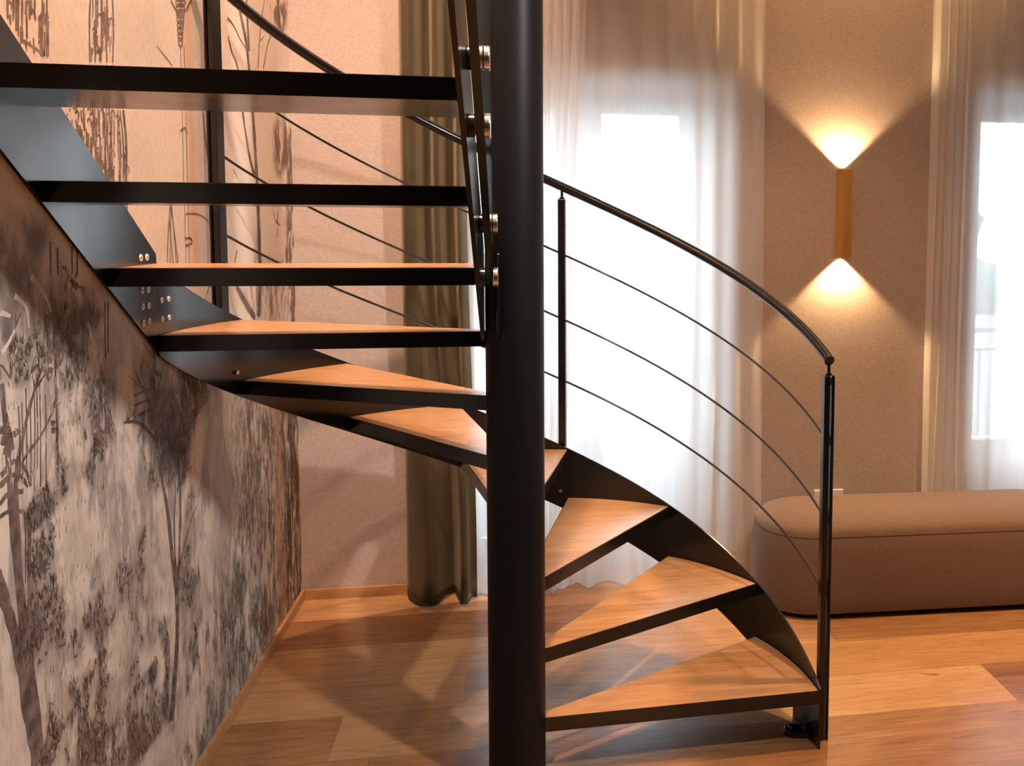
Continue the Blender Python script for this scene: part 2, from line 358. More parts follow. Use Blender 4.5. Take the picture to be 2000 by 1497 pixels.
def blob(px, py, rx, ry, soft=.35):
    y, z = W_(px, py); ya, _ = W_(px-rx, py); yb2, _ = W_(px+rx, py); _, za = W_(px, py-ry); _, zb = W_(px, py+ry)
    wy = max(abs(yb2-ya)/2, .02); wz = max(abs(za-zb)/2, .02)
    d = np.sqrt(((YY+wob-y)/wy)**2+((ZZ+wob2-z)/wz)**2)
    return 1-sm(d, 1-soft, 1+soft)
yc, zc = W_(300, 800)
# the painted undergrowth starts along a diagonal line that falls towards the right
zt = 1.25-.16*YY+.16*(n3-.5)*2
low = 1-sm(ZZ, zt-.10, zt+.12)
st = vnoise(.030, .20, 51, 4, .65); md = vnoise(.16, .26, 52, 4, .6)
tone = sm(.42*st+.58*md+.10*(n3-.5), .44, .56)
lay(low*(1-tone), (.33, .29, .275), .78)
lay(low*sm(.5*st+.5*n1, .56, .66)*sm(n3, .40, .55), (.17, .155, .152), .8)
lay(low*sm(.6*n4+.4*n2, .54, .66), (.78, .70, .61), .55)
brush = sm(n1*.55+n2*.45, .50, .66)
lay(low*brush*(.35+.9*sm(n3, .42, .62)), MAUV, .68)
lay(low*sm(n1, .56, .72)*sm(n4, .35, .7), GREY, .50)
bottom = 1-sm(ZZ, .25, .62); lay(bottom*sm(n1*.5+n2*.5, .47, .62), BRN, .55)
for (px, py, rx, ry, s, c_) in [
    (30, 470, 60, 80, .75, GREY), (40, 600, 100, 80, .85, GREY), (0, 560, 60, 70, .5, MAUV), (100, 640, 60, 45, .6, GREY), (165, 645, 38, 60, .85, GREY), (120, 560, 35, 50, .6, GREY), (190, 600, 20, 60, .5, GREY),
    (25, 700, 70, 40, .6, GREY), (285, 720, 22, 50, .6, GREY), (345, 850, 34, 75, .8, GREY), (375, 790, 50, 60, .85, GREY), (430, 750, 34, 40, .8, GREY), (320, 900, 25, 50, .6, GREY), (310, 800, 30, 50, .5, GREY),
    (110, 960, 60, 35, .75, MAUV), (85, 985, 40, 25, .6, GREY), (150, 935, 40, 12, .5, GREY), (190, 1110, 18, 30, .7, GREY), (215, 1165, 50, 45, .7, MAUV), (95, 1200, 40, 60, .55, BRN), (120, 1270, 70, 50, .5, MAUV), (60, 1240, 40, 60, .4, GREY),
    (290, 1080, 30, 60, .65, MAUV), (285, 1180, 22, 70, .7, MAUV), (300, 1235, 22, 30, .8, GREY), (285, 1330, 26, 25, .9, GREY), (160, 1335, 80, 26, .6, BRN), (120, 1400, 40, 45, .7, BRN), (230, 1350, 30, 30, .7, BRN), (175, 1380, 30, 60, .7, BRN),
    (285, 1420, 60, 55, .95, GREY), (250, 1470, 60, 40, .85, BRN), (170, 1470, 60, 40, .7, BRN), (110, 1470, 30, 40, .7, BRN),
    (470, 1050, 40, 60, .5, GREY), (455, 1160, 40, 60, .7, GREY), (440, 1290, 40, 70, .7, GREY), (420, 1420, 40, 80, .9, GREY), (500, 1230, 40, 80, .6, GREY), (480, 950, 30, 60, .5, GREY), (520, 1020, 20, 90, .5, MAUV), (365, 1240, 14, 130, .55, MAUV), (460, 900, 20, 60, .45, GREY), (500, 860, 16, 60, .4, GREY)]:
    lay(blob(px, py, rx, ry)*(.45+.75*sm(n1*.5+n2*.5, .38, .6)), c_, s)
# pale highlights between the bushes
for (px, py, rx, ry, s) in [(165, 1080, 16, 45, .8), (215, 1100, 14, 40, .6), (150, 1010, 26, 50, .4), (235, 1240, 22, 60, .75), (330, 1120, 14, 70, .6), (430, 860, 36, 110, .75), (440, 1010, 26, 80, .5), (540, 900, 14, 90, .3), (120, 1380, 24, 30, .6), (100, 1340, 16, 40, .55), (235, 1340, 14, 60, .5), (330, 1450, 70, 22, .95), (290, 1490, 80, 20, .95), (360, 1440, 45, 26, .7), (25, 1420, 30, 90, .7), (20, 1250, 16, 60, .5), (215, 1385, 14, 30, .5), (10, 700, 12, 40, .5)]:
    lay(blob(px, py, rx, ry)*(.6+.5*sm(n2, .4, .6)), (.66, .57, .49), s)
lay(low*sm(n4, .62, .80), WHT, .40)
fine = vnoise(.012, .05, 31, 3, .7)
right = sm(YY, .35, .8); lay(low*right*sm(.7*fine+.3*n2, .52, .58), (.12, .11, .108), .72); lay(low*right*sm(1-.7*fine-.3*n4, .53, .60), (.86, .80, .72), .6)
# brown bark column beside the corner
bark = sm(YY, 1.10, 1.20)*(1-sm(YY, 1.36, 1.41)); bk = sm(vnoise(.03, .16, 41, 4, .7), .34, .52)
lay(bark*(1-sm(ZZ, 1.05, 1.18))*bk, (.075, .034, .016), .92)
lay(sm(YY, 1.02, 1.06)*(1-sm(YY, 1.10, 1.14))*(1-sm(ZZ, .95, 1.15)), (.42, .24, .14), .6)
col2 = sm(YY+.15*(n1-.5), 1.24, 1.29); lay(col2*(1-sm(ZZ, 1.9, 2.0))*sm(ZZ, .95, 1.05)*sm(vnoise(.03, .08, 43, 4, .7), .36, .56), (.13, .062, .034), .88)
lay(blob(548, 290, 16, 60)*sm(n2, .3, .5), (.15, .08, .045), .9); lay(blob(545, 15, 16, 40)*sm(n2, .3, .5), (.13, .06, .035), .92)
lay(blob(520, 560, 40, 60)*sm(n4, .45, .6), (.24, .16, .12), .7)
# pale washes on the upper wall
lay(sm(n3, .5, .7)*sm(ZZ, 1.3, 1.6), (.60, .545, .50), .25)
for px, wpx, c_, s in ((374, 7, ORG, .55), (366, 4, (.66, .42, .26), .4), (402, 9, (.50, .49, .50), .38), (392, 5, (.60, .56, .54), .35)):
    ya, _ = W_(px-wpx, 300); yb2, _ = W_(px+wpx, 300); yc_ = (ya+yb2)/2; w_ = (yb2-ya)/2
    lay(np.exp(-((YY-yc_-.02*(n3-.5))/w_)**2)*sm(ZZ, 1.30, 1.42)*(1-sm(ZZ, 2.16, 2.3)), c_, s)
for px, py, rx, ry, s in ((240, 60, 30, 80, .3), (300, 60, 30, 60, .25), (270, 300, 30, 60, .2), (215, 270, 10, 60, .45), (455, 420, 12, 90, .3), (330, 480, 30, 30, .25)):
    lay(blob(px, py, rx, ry, .8), (.50, .45, .41), s)
C3 = np.clip(C3, .02, .9)
V = np.stack([np.full(YY.shape, MX), YY, ZZ], -1).reshape(-1, 3)
idx = np.arange(ny*nz).reshape(nz, ny); Q = np.stack([idx[:-1, :-1], idx[:-1, 1:], idx[1:, 1:], idx[1:, :-1]], -1).reshape(-1, 4)
PV, PF = [], []
SV, SF = [], []          # ink strokes as flat ribbons of paint on the paper
def stroke(pts, w0, w1=None, inpx=True, lift=.0006):
    """pts photo pixels on the wall; w in metres"""
    w1 = w0 if w1 is None else w1
    P = [Vector((W_(*p) if inpx else p)) for p in pts]
    R = [P[0]]                                  # subdivide smoothly
    for i in range(len(P)-1):
        p0, p1, p2, p3 = P[max(i-1, 0)], P[i], P[i+1], P[min(i+2, len(P)-1)]
        for t in (.25, .5, .75, 1):
            R.append(.5*((2*p1)+(p2-p0)*t+(2*p0-5*p1+4*p2-p3)*t*t+(3*p1-p0-3*p2+p3)*t**3))
    n = len(R); base = len(SV); lift += len(SV)*3e-8
    for i, p in enumerate(R):
        d = (R[min(i+1, n-1)]-R[max(i-1, 0)]); d = d.normalized() if d.length > 1e-6 else Vector((0, 1)); nrm = Vector((-d.y, d.x))
        w = (w0+(w1-w0)*i/(n-1))*.5*(.8+.4*random.random())
        if p.x > YB-.006 or p.y < HB+.004: p = Vector((min(p.x, YB-.006), max(p.y, HB+.004)))
        a, b_ = p+nrm*w, p-nrm*w
        SV.append((MX+lift, a.x, a.y)); SV.append((MX+lift, b_.x, b_.y))
    for i in range(n-1): SF.append([base+2*i, base+2*i+1, base+2*i+3, base+2*i+2])
def twigs(x, y, dx, dy, n, L, w):
    for _ in range(n):
        a = random.uniform(-.9, .9); l = L*random.uniform(.5, 1.1)
        ex, ey = x+dx*l+a*L*.35, y+dy*l+abs(a)*L*.15
        stroke([(x, y), ((x+ex)/2+random.uniform(-2, 2), (y+ey)/2), (ex, ey)], w, w*.4)
# big tree at the left edge
stroke([(72, 1496), (66, 1440), (52, 1365), (36, 1270), (14, 1190), (-6, 1120)], .042, .026)
stroke([(62, 1440), (54, 1340), (44, 1200), (31, 1085), (21, 980), (15, 890), (3, 750)], .034, .012)
stroke([(44, 1190), (33, 1000), (31, 935), (45, 847), (70, 753), (92, 690), (100, 668)], .016, .005)
stroke([(28, 960), (45, 900), (80, 850), (105, 800)], .010, .004); stroke([(24, 880), (16, 830), (2, 770)], .014, .006)
stroke([(60, 1150), (56, 1250), (66, 1400), (72, 1496)], .014, .02); stroke([(85, 1496), (76, 1400), (60, 1260), (56, 1130), (58, 1060)], .012, .006)
stroke([(2, 930), (25, 902), (48, 915), (60, 950)], .014, .006); stroke([(0, 950), (20, 930), (40, 930), (54, 952)], .012, .006); stroke([(0, 985), (16, 965), (45, 960)], .010)
stroke([(0, 1010), (20, 998), (44, 1000)], .008); stroke([(2, 860), (20, 866)], .016); stroke([(6, 882), (22, 880)], .014); stroke([(0, 840), (18, 846)], .014)
for x0 in (36, 42, 50, 58, 66, 71, 77, 88, 111): stroke([(x0, random.uniform(740, 800)), (x0+2, 850), (x0+random.uniform(0, 3), random.uniform(915, 960))], .0035, .0025)
stroke([(107, 680), (109, 760), (111, 860), (113, 900), (108, 925)], .006, .004)
for (x0, y0) in ((70, 760), (95, 745), (80, 700), (30, 640), (60, 730), (100, 800), (110, 720)): twigs(x0, y0, random.uniform(-.3, .6), -1, 5, 38, .004)
twigs(20, 740, -.2, -1, 7, 60, .004)
for (x0, y0) in ((28, 850), (97, 705), (98, 725), (52, 738), (14, 846), (35, 845), (103, 828), (104, 842)): stroke([(x0-4, y0), (x0, y0-2), (x0+4, y0+1)], .012, .010)
for i in range(14): stroke([(60+random.uniform(0, 34), 1085+random.uniform(0, 60)), (72+random.uniform(0, 30), 1070+random.uniform(0, 50))], .006, .003)
for x0 in (48, 53, 57): stroke([(x0, 1000), (x0+2, 1060), (x0+1, 1140)], .005, .003)
# slim tree in the middle of the lower wall
stroke([(334, 1410), (341, 1330), (346, 1240), (345, 1170), (336, 1085), (327, 1000), (315, 930), (305, 860), (301, 780), (302, 690)], .030, .008)
stroke([(346, 1180), (350, 1080), (352, 970), (347, 880), (360, 830), (380, 800)], .016, .004)
stroke([(346, 1160), (340, 1040), (342, 960), (338, 900)], .010, .004); stroke([(347, 1150), (352, 1100), (372, 1020), (384, 990)], .010, .004)
stroke([(306, 868), (296, 850), (278, 832), (262, 824), (242, 826)], .014, .006); stroke([(300, 830), (290, 780), (272, 745), (262, 720)], .008, .003)
stroke([(302, 800), (312, 740), (322, 705)], .008, .003); stroke([(303, 820), (330, 770), (336, 730)], .007, .003)
for (x0, y0, n_) in ((262, 824, 6), (246, 826, 5), (300, 750, 7), (315, 740, 6), (300, 700, 5), (276, 760, 4)): twigs(x0, y0, random.uniform(-.6, .4), -1, n_, 32, .0035)
for (x0, y0) in ((350, 900), (360, 850), (370, 830), (378, 815), (352, 930), (345, 960)): twigs(x0, y0, .5, -1, 6, 36, .005)
for yy in (765, 785, 806): stroke([(262, yy+8), (280, yy), (300, yy-6)], .006, .005)
for i in range(22): a = random.uniform(205, 218); b0 = random.uniform(795, 900); stroke([(195, b0*.5+430), (197, b0*.5+437)], .006)
stroke([(205, 770), (206, 830)], .004); stroke([(198, 760), (200, 820)], .003)
for j in range(5): stroke([(182, 835+j*11), (194, 838+j*11), (202, 848+j*12)], .010, .006)
for j in range(6): stroke([(184+random.uniform(0, 8), 797+j*6), (191+random.uniform(0, 6), 800+j*6)], .008, .004)
stroke([(205, 590), (205, 650), (206, 700)], .004); stroke([(211, 590), (211, 690)], .004); stroke([(200, 480), (202, 520)], .003)
for x0 in (98, 112, 140, 150): stroke([(x0, 480+random.uniform(-10, 10)), (x0+1, 535)], .006, .004)
for i in range(16): x0 = random.uniform(120, 165); y0 = random.uniform(515, 560); stroke([(x0, y0), (x0+random.uniform(-6, 8), y0+random.uniform(6, 16))], .008, .003)
# upper wall: sketched ruins, pole with coiled chain, bare trees
def ruin(xa, xb, ya_, yb_, n, w=.005):
    for i in range(n):
        x = random.uniform(xa, xb); y = random.uniform(ya_, yb_); l = random.uniform(14, 60)
        k = random.random()
        if k < .72: stroke([(x, y), (x+random.uniform(-1.5, 1.5), y+l*.5), (x+random.uniform(-2, 2), min(y+l, yb_+10))], w*random.uniform(.6, 1.3), w*.6)
        elif k < .88: stroke([(x, y), (x+4, y-5), (x+8, y+3), (x+6, y+9)], w, w*.6)
        else: stroke([(x, y), (x+2, y+3)], w*2, w)
for x0, ya_, yb_ in ((14, 0, 36), (25, 0, 40), (31, 0, 60), (36, 0, 70), (43, 0, 76), (52, 0, 75), (58, 0, 38), (83, 0, 110), (91, 0, 112), (80, 30, 108), (60, 0, 30), (68, 0, 40)):
    stroke([(x0, ya_-6), (x0+random.uniform(-1, 1), (ya_+yb_)/2), (x0+random.uniform(-1, 1), yb_)], .0065, .005)
stroke([(40, 78), (55, 85), (70, 95), (84, 106)], .007, .004); stroke([(58, 10), (66, 26), (70, 36)], .007, .004); ruin(10, 95, 0, 90, 22)
stroke([(93, 40), (93, 70), (94, 108)], .010, .006)
ruin(176, 219, -10, 105, 46); ruin(176, 219, 205, 345, 60); ruin(128, 175, 205, 280, 34); ruin(150, 190, 270, 345, 22); ruin(205, 245, 220, 345, 26); ruin(228, 246, 230, 390, 14)
for x0 in (176, 186, 197, 209, 219): stroke([(x0, -6), (x0+random.uniform(-3, 3), 50), (x0+random.uniform(-1, 1), 122)], .0065, .005)
for x0 in (235, 240, 245, 247): stroke([(x0-6, 215), (x0, 280), (x0, 360), (x0+1, 410)], .005, .004)
for x0 in (180, 190, 200, 212): stroke([(x0, 208), (x0+4, 260), (x0+8, 350)], .006, .004)
for j in range(9):
    y0 = -6+j*11; r_ = 10-j*.75
    stroke([(352+r_*math.cos(a), y0+8*math.sin(a)) for a in np.linspace(0, 6.3, 9)], .006, .005)
stroke([(333, 0), (343, 20), (350, 30)], .007, .004); stroke([(373, 0), (364, 18), (356, 30)], .007, .004)
for x0 in (352, 359): stroke([(x0, 90), (x0+3, 200), (x0+6, 330), (x0+9, 440), (x0+11, 520)], .0035, .0025)
stroke([(352, 256), (360, 250), (365, 260)], .006); stroke([(360, 466), (372, 466), (374, 476), (362, 480)], .006); stroke([(362, 418), (385, 418), (404, 430), (416, 450)], .004, .003)
for p in ([(332, 396), (328, 460), (326, 516)], [(334, 396), (340, 460), (344, 516)], [(333, 396), (333, 450), (332, 516)], [(333, 400), (348, 516)], [(330, 430), (338, 516)]): stroke(p, .004, .003)
stroke([(306, 90), (322, 110), (336, 128)], .003); stroke([(396, 220), (404, 290), (416, 350)], .005, .003); stroke([(398, 255), (408, 330)], .004, .003); stroke([(408, 560), (402, 580), (400, 600)], .004)
stroke([(461, -6), (470, 30), (480, 80), (486, 133), (492, 200), (498, 290), (503, 380), (506, 470), (507, 560), (505, 618)], .020, .040)
stroke([(481, -4), (483, 40), (486, 100)], .018, .02); stroke([(445, 70), (452, 100), (464, 133), (474, 220), (486, 300), (497, 345)], .010, .022)
stroke([(444, 35), (456, 50), (468, 75), (480, 95)], .008, .004); stroke([(516, 0), (508, 60), (504, 133)], .006, .008); stroke([(530, 65), (522, 90), (514, 134)], .005, .007)
stroke([(508, 80), (514, 72)], .004); stroke([(462, 560), (478, 590), (498, 622)], .020, .026); stroke([(462, 490), (458, 520), (462, 560)], .010, .008)
stroke([(533, 412), (538, 430), (546, 440)], .004); stroke([(455, 330), (462, 345)], .004)
for i in range(30): x0 = random.uniform(538, 560); y0 = random.choice([random.uniform(225, 340), random.uniform(0, 60), random.uniform(400, 600)]); stroke([(x0, y0), (x0+random.uniform(-3, 3), y0+random.uniform(8, 26))], .008, .004)
for i in range(26): x0 = random.uniform(515, 575); y0 = random.uniform(520, 610); stroke([(x0, y0), (x0+random.uniform(-5, 3), y0+random.uniform(10, 30))], .006, .003)
# loose brush marks in the undergrowth, dark where the wash is dark, pale where it is light
def tone_at(px, py):
    y, z = W_(px, py); i = int(np.clip((z-Z0)/(Z1-Z0)*(nz-1), 0, nz-1)); j = int(np.clip((y-Y0)/(Y1-Y0)*(ny-1), 0, ny-1))
    return float(C3[i, j].mean()), float(low[i, j]), y, z
INK0, cnt = len(SF), 0
while cnt < 3600:
    x0 = random.uniform(0, 575); y0 = random.uniform(330, 1496)
    tn, lw_, yy, zz = tone_at(x0, y0)
    if lw_ < .5 or zz < HB+.03 or yy > 1.36: continue
    if tn > .34: continue
    cnt += 1; dx = random.uniform(-4, 4); L = random.uniform(5, 17)
    stroke([(x0, y0), (x0+dx*.4+random.uniform(-1, 1), y0-L*.5), (x0+dx, y0-L)], random.uniform(.0015, .0045), .0008)
keepV, keepF = SV, SF; SV, SF = [], []; cnt = 0
for p in ([(100, 455), (112, 490), (128, 540), (150, 580)], [(28, 578), (50, 600), (56, 640)], [(60, 540), (84, 570), (100, 610)], [(2, 690), (16, 670), (28, 645)], [(75, 560), (92, 585)], [(120, 520), (132, 545), (136, 575)], [(172, 630), (180, 665), (192, 690)], [(0, 610), (20, 618)], [(345, 770), (352, 800)], [(362, 745), (368, 775)], [(385, 730), (392, 760)]):
    stroke(p, .012, .005)
while cnt < 1900:
    x0 = random.uniform(0, 580); y0 = random.uniform(420, 1490)
    tn, lw_, yy, zz = tone_at(x0, y0)
    if lw_ < .5 or zz < HB+.03 or yy > 1.36: continue
    if x0 < 380 and random.random() < .45: continue
    if x0 < 85 and y0 > 960: continue
    cnt += 1; dx = random.uniform(-3, 3); L = random.uniform(6, 20)
    stroke([(x0, y0), (x0+dx*.4+random.uniform(-1, 1), y0-L*.5), (x0+dx, y0-L)], random.uniform(.0015, .004), .0008)
PV, PF = SV, SF; SV, SF = keepV, keepF; nS = len(SV)
PF = [[a+nS for a in f] for f in PF]
nV = len(V); allV = np.vstack([V, np.array(SV), np.array(PV)])
me = bpy.data.meshes.new('wall_mural')
nq = len(Q); ns = len(SF); faces = np.vstack([Q, np.array(SF)+nV, np.array(PF)+nV]).astype(np.int32)
me.vertices.add(len(allV)); me.vertices.foreach_set('co', allV.astype(np.float32).ravel())
me.loops.add(len(faces)*4); me.loops.foreach_set('vertex_index', faces.ravel())
me.polygons.add(len(faces)); me.polygons.foreach_set('loop_start', np.arange(0, len(faces)*4, 4, dtype=np.int32)); me.polygons.foreach_set('loop_total', np.full(len(faces), 4, dtype=np.int32))
mi = np.zeros(len(faces), dtype=np.int32); mi[nq:] = 1; mi[nq+ns:] = 2; me.polygons.foreach_set('material_index', mi)
me.update(calc_edges=True)
ca = me.color_attributes.new('paint', 'FLOAT_COLOR', 'POINT')
cc = np.ones((len(allV), 4), dtype=np.float32); cc[:nV, :3] = C3.reshape(-1, 3); ca.data.foreach_set('color', cc.ravel())
m, nt, b = newmat('painted_wallpaper', (.7, .6, .5), .72, 0, Specular_IOR_Level=.25)
at = nt.nodes.new('ShaderNodeAttribute'); at.attribute_name = 'paint'
g = noise(nt, 26, (1, 7, 1.4), 4, .7); g2 = noise(nt, 90, (1, 5, 1), 3, .7)
gf = math_(nt, 'ADD', math_(nt, 'MULTIPLY', g, .6), math_(nt, 'MULTIPLY', g2, .4))
nt.links.new(mixc(nt, at.outputs['Color'], ramp(nt, gf, [(.32, (.55, .52, .50)), (.5, (.95, .95, .95)), (.7, (1, 1, 1))]), .65, 'MULTIPLY'), b.inputs['Base Color'])
me.materials.append(m)
m, nt, b = newmat('sepia_ink', (.075, .045, .033), .75)
nt.links.new(ramp(nt, noise(nt, 30), [(.35, (.085, .055, .045)), (.65, (.23, .17, .15))]), b.inputs['Base Color']); me.materials.append(m)
m, nt, b = newmat('pale_body_colour', (.72, .64, .56), .75)
nt.links.new(ramp(nt, noise(nt, 30), [(.35, (.52, .45, .40)), (.65, (.80, .73, .65))]), b.inputs['Base Color']); me.materials.append(m)
mural = bpy.data.objects.new('wall_mural', me); COL.objects.link(mural)
tag(mural, 'hand-drawn forest and ruins mural wallpaper in sepia and grey covering the left wall', 'mural')
# paper of the same mural behind the camera
paperb = MB().add([(MX, YF, HB+.001), (MX, Y0, HB+.001), (MX, Y0, 2.61), (MX, YF, 2.61)], [(0, 1, 2, 3)])
m, nt, b = newmat('mural_paper', (.6, .5, .42), .72)
nt.links.new(ramp(nt, noise(nt, 3, (1, 1, .6), 6, .7), [(.42, (.22, .19, .17)), (.55, (.62, .53, .45))]), b.inputs['Base Color'])
paperb.build('mural_continuation', m, mural)

# ------------------------------------------------------------------ staircase
RISE, A0, AL, R, G = .18, .0273, .4464, .874, .2619
SX = R+.006                                   # outer face of stringer
stair = tag(empty('spiral_staircase'), 'black steel spiral staircase with oak treads winding round a thick central pole', 'staircase')
BK = MAT['black']
MB().cyl((0, 0, 0), (0, 0, 3.9), .0770, 64).build('central_pole', MAT['pole'], stair, smooth='auto')
MB().cyl((0, 0, 3.9), (0, 0, 3.93), .080, 48).build('pole_cap', BK, stair, smooth='auto')
az = lambda k: A0+AL*k
def arc(r, a, b_, n): return [(r*math.cos(a+(b_-a)*i/n), r*math.sin(a+(b_-a)*i/n)) for i in range(n+1)]
def inset_wedge(r0, r1, a, b_, d):
    # wedge with straight sides moved inwards by d
    da1 = d/r1; pts = arc(r1-d, a+da1, b_-da1, 14)
    pts += [(r0*math.cos(b_-d/r0), r0*math.sin(b_-d/r0)), (r0*math.cos(a+d/r0), r0*math.sin(a+d/r0))]
    return pts
for t in range(1, 8):
    a, b_ = az(t-1), az(t); z = t*RISE
    pts = arc(R-.0005, a, b_, 14)+[(.06*math.cos(b_), .06*math.sin(b_)), (.06*math.cos(a), .06*math.sin(a))]
    tr = MB().prism(pts, z-.041, z-.0015).build('tread', BK, stair)
    MB().prism(inset_wedge(.062, R-.0005, a, b_, .0025), z-.0012, z).build('oak_board', MAT['tread'], tr)
    tr['label'] = 'black steel tread tray with an oak top'
XI = -.078
for t in range(8, 16):
    y1 = -(t-8)*G; y0 = y1-G; z = t*RISE
    tr = MB().box(-R+.0005, XI-.0105, y0, y1, z-.041, z-.0015).build('tread', BK, stair)
    MB().box(-R+.003, XI-.013, y0+.0025, y1-.0025, z-.0012, z).build('oak_board', MAT['tread'], tr)
    tr['label'] = 'black steel tread tray with an oak top'
# curved outer stringer
def curved(k0, k1, n, top=lambda k: (k+1)*RISE+.004, bot=lambda k: max(0, (k+1)*RISE-.229)):
    V, F = [], []
    for i in range(n+1):
        k = k0+(k1-k0)*i/n; a = az(k)
        for r, z in ((R, bot(k)), (R, top(k)), (SX, top(k)), (SX, bot(k))): V.append((r*math.cos(a), r*math.sin(a), z))
    F = [[4*i+j, 4*i+(j+1) % 4, 4*(i+1)+(j+1) % 4, 4*(i+1)+j] for i in range(n) for j in range(4)]
    return V, F+[[3, 2, 1, 0], [4*n, 4*n+1, 4*n+2, 4*n+3]]
V1, F1 = curved(0, .47, 12, bot=lambda k: 0.0); V2, F2 = curved(.4701, 6.985, 110, bot=lambda k: (k+1)*RISE-.229)
MB().add(V1, F1).add(V2, F2).build('curved_stringer', BK, stair, smooth='auto')
sl = RISE/G
def slope_plate(x0, x1, ya, yb_, rb, rt_, extra=None):
    P = [(x0, ya, 1.26-sl*ya+rb), (x0, yb_, 1.26-sl*yb_+rb), (x0, yb_, 1.26-sl*yb_+rt_), (x0, ya, 1.26-sl*ya+rt_)]
    return MB().extrude(P, (x1-x0, 0, 0))
slope_plate(-R, -SX, -.004, -2.08, -.048, .200).build('straight_stringer', BK, stair)
slope_plate(XI-.010, XI, .02, -2.08, -.030, .215).build('inner_stringer', BK, stair)
# connecting plate between inner stringer and pole
cp = MB().extrude([(-.046, .03, 1.235), (-.046, -.06, 1.235), (-.046, -.10, 1.275), (-.046, -.10, 1.47), (-.046, .03, 1.47)], (.010, 0, 0))
cp.build('pole_bracket', BK, stair, bevel=.004)
# laminated glass balustrade panel
gx0, gx1 = -.064, -.047
ga, gb = -.17, -2.05
P = [(gx0, ga, 1.26-sl*ga+.02), (gx0, gb, 1.26-sl*gb+.02), (gx0, gb, 1.26-sl*gb+1.02), (gx0, ga, 1.26-sl*ga+1.02)]
gm = MB().extrude(P, (gx1-gx0, 0, 0)); fm = [0, 0]+[1]*4
gl = mesh('glass_panel', gm.V, gm.F, None, stair, mats=[MAT['lam'], MAT['edge']], fm=fm)
gl['label'] = 'laminated glass balustrade panel with green edge'
for yv, zz in ((-.65, (1.858, 1.731)), (-.25, (1.545, 1.418)), (-1.35, (2.34, 2.21)), (-1.80, (2.65, 2.52))):
    for z in zz:
        MB().cyl((XI, yv, z), (gx0, yv, z), .023, 28).build('spacer', BK, stair, smooth='auto', bevel=.001)
        MB().cyl((gx1, yv, z), (gx1+.012, yv, z), .024, 28).build('clamp_disc', MAT['steel'], stair, smooth='auto', bevel=.0015)
# handrail and its infill rods
RR = .906
def helix(rel, k0, k1, r=RR, n=90): return [(r*math.cos(az(k0+(k1-k0)*i/n)), r*math.sin(az(k0+(k1-k0)*i/n)), (k0+(k1-k0)*i/n+1)*RISE+rel) for i in range(n+1)]
MB().tube(helix(.949, .12, 6.30), .0158, 20).build('handrail', MAT['black'], stair, smooth='auto')
for rel in (.705, .467, .241): MB().tube(helix(rel, .14, 6.10), .0038, 10).build('infill_rod', MAT['rod'], stair, smooth='auto')
def post(k, top=.905, foot=None, wt=.027):
    a = az(k); ur = Vector((math.cos(a), math.sin(a), 0)); ut = Vector((-math.sin(a), math.cos(a), 0)); z1 = (k+1)*RISE+top
    z0 = (k+1)*RISE-.17 if foot is None else foot
    mb = MB()
    for r0, r1 in ((.889, .9075), (.9135, .9215)):
        pts = []
        for z in (z0, z1): 
            for r in (r0, r1):
                for s_ in (-wt/2, wt/2): pts.append(ur*r+ut*s_+Vector((0, 0, z)))
        mb.add(pts, [(0,1,3,2), (4,6,7,5), (0,4,5,1), (2,3,7,6), (0,2,6,4), (1,5,7,3)])
    p = mb.build('post', BK, stair, bevel=.0035)
    sp = MB()
    rels = [top-.02, .705, .467, .241, .02]
    for rel in rels:
        z = (k+1)*RISE+rel; c = ur*.9105+Vector((0, 0, z)); MB().cyl(c-ur*.0035, c+ur*.0035, .010, 14).build('spacer', BK, p, smooth='auto')
    c = ur*.884+Vector((0, 0, (k+1)*RISE-.03)); sp.cyl(ur*.8795+Vector((0, 0, c.z)), ur*.8895+Vector((0, 0, c.z)), .010, 14)
    sp.build('spacer', BK, p, smooth='auto')
    zc = (k+1)*RISE+.949
    MB().cyl(ur*RR+Vector((0, 0, z1-.012)), ur*RR+Vector((0, 0, zc-.012)), .0050, 14).cyl(ur*RR+Vector((0, 0, z1)), ur*RR+Vector((0, 0, z1+.006)), .010, 14).build('rail_stem', BK, p, smooth='auto')
post(.13, foot=.0); post(3.06); post(6.10, wt=.034)
# bolts
def bolt(p, nrm, r=.0088, h=.0018, mat='zinc'):
    p = Vector(p); nrm = Vector(nrm).normalized()
    b1 = MB().cyl(p, p+nrm*h, r, 20, r*.9).build('bolt', MAT[mat], stair, smooth='auto')
    MB().cyl(p+nrm*h, p+nrm*(h+.0006), r*.32, 6).build('hex_socket', MAT['plinth'], b1)
for z in (1.457, 1.379, 1.340, 1.301):
    for y in (-.095, -.060): bolt((-R, y, z), (1, 0, 0))
for z in (1.346, 1.298):
    for y in (.020, .060):
        a = math.pi-y/R; bolt((R*math.cos(a), R*math.sin(a), z), (-math.cos(a), -math.sin(a), 0), .0075)
for x, y, z in ((-.806, .348, 1.108), (.153, .864, .566)):
    v = Vector((x, y, 0)).normalized(); bolt((v.x*(R-.0003), v.y*(R-.0003), z), (-v.x, -v.y, 0), .006, .008, 'steel')
# floor fixing lug
lug = MB().prism([(.800, .098), (.815, .090), (.872, .082), (.872, .130), (.815, .145), (.800, .135), (.795, .117)], .0, .020).build('floor_lug', BK, stair, bevel=.004)
for x, y in ((.815, .117), (.855, .105)): MB().cyl((x, y, .020), (x, y, .028), .0075, 6).build('lug_bolt', MAT['steel'], lug, bevel=.001)
# slotted foot under the newel
tag(MB().cyl((0, 0, 0), (0, 0, .008), .098, 48).build('pole_flange', BK, stair, smooth='auto', bevel=.001))

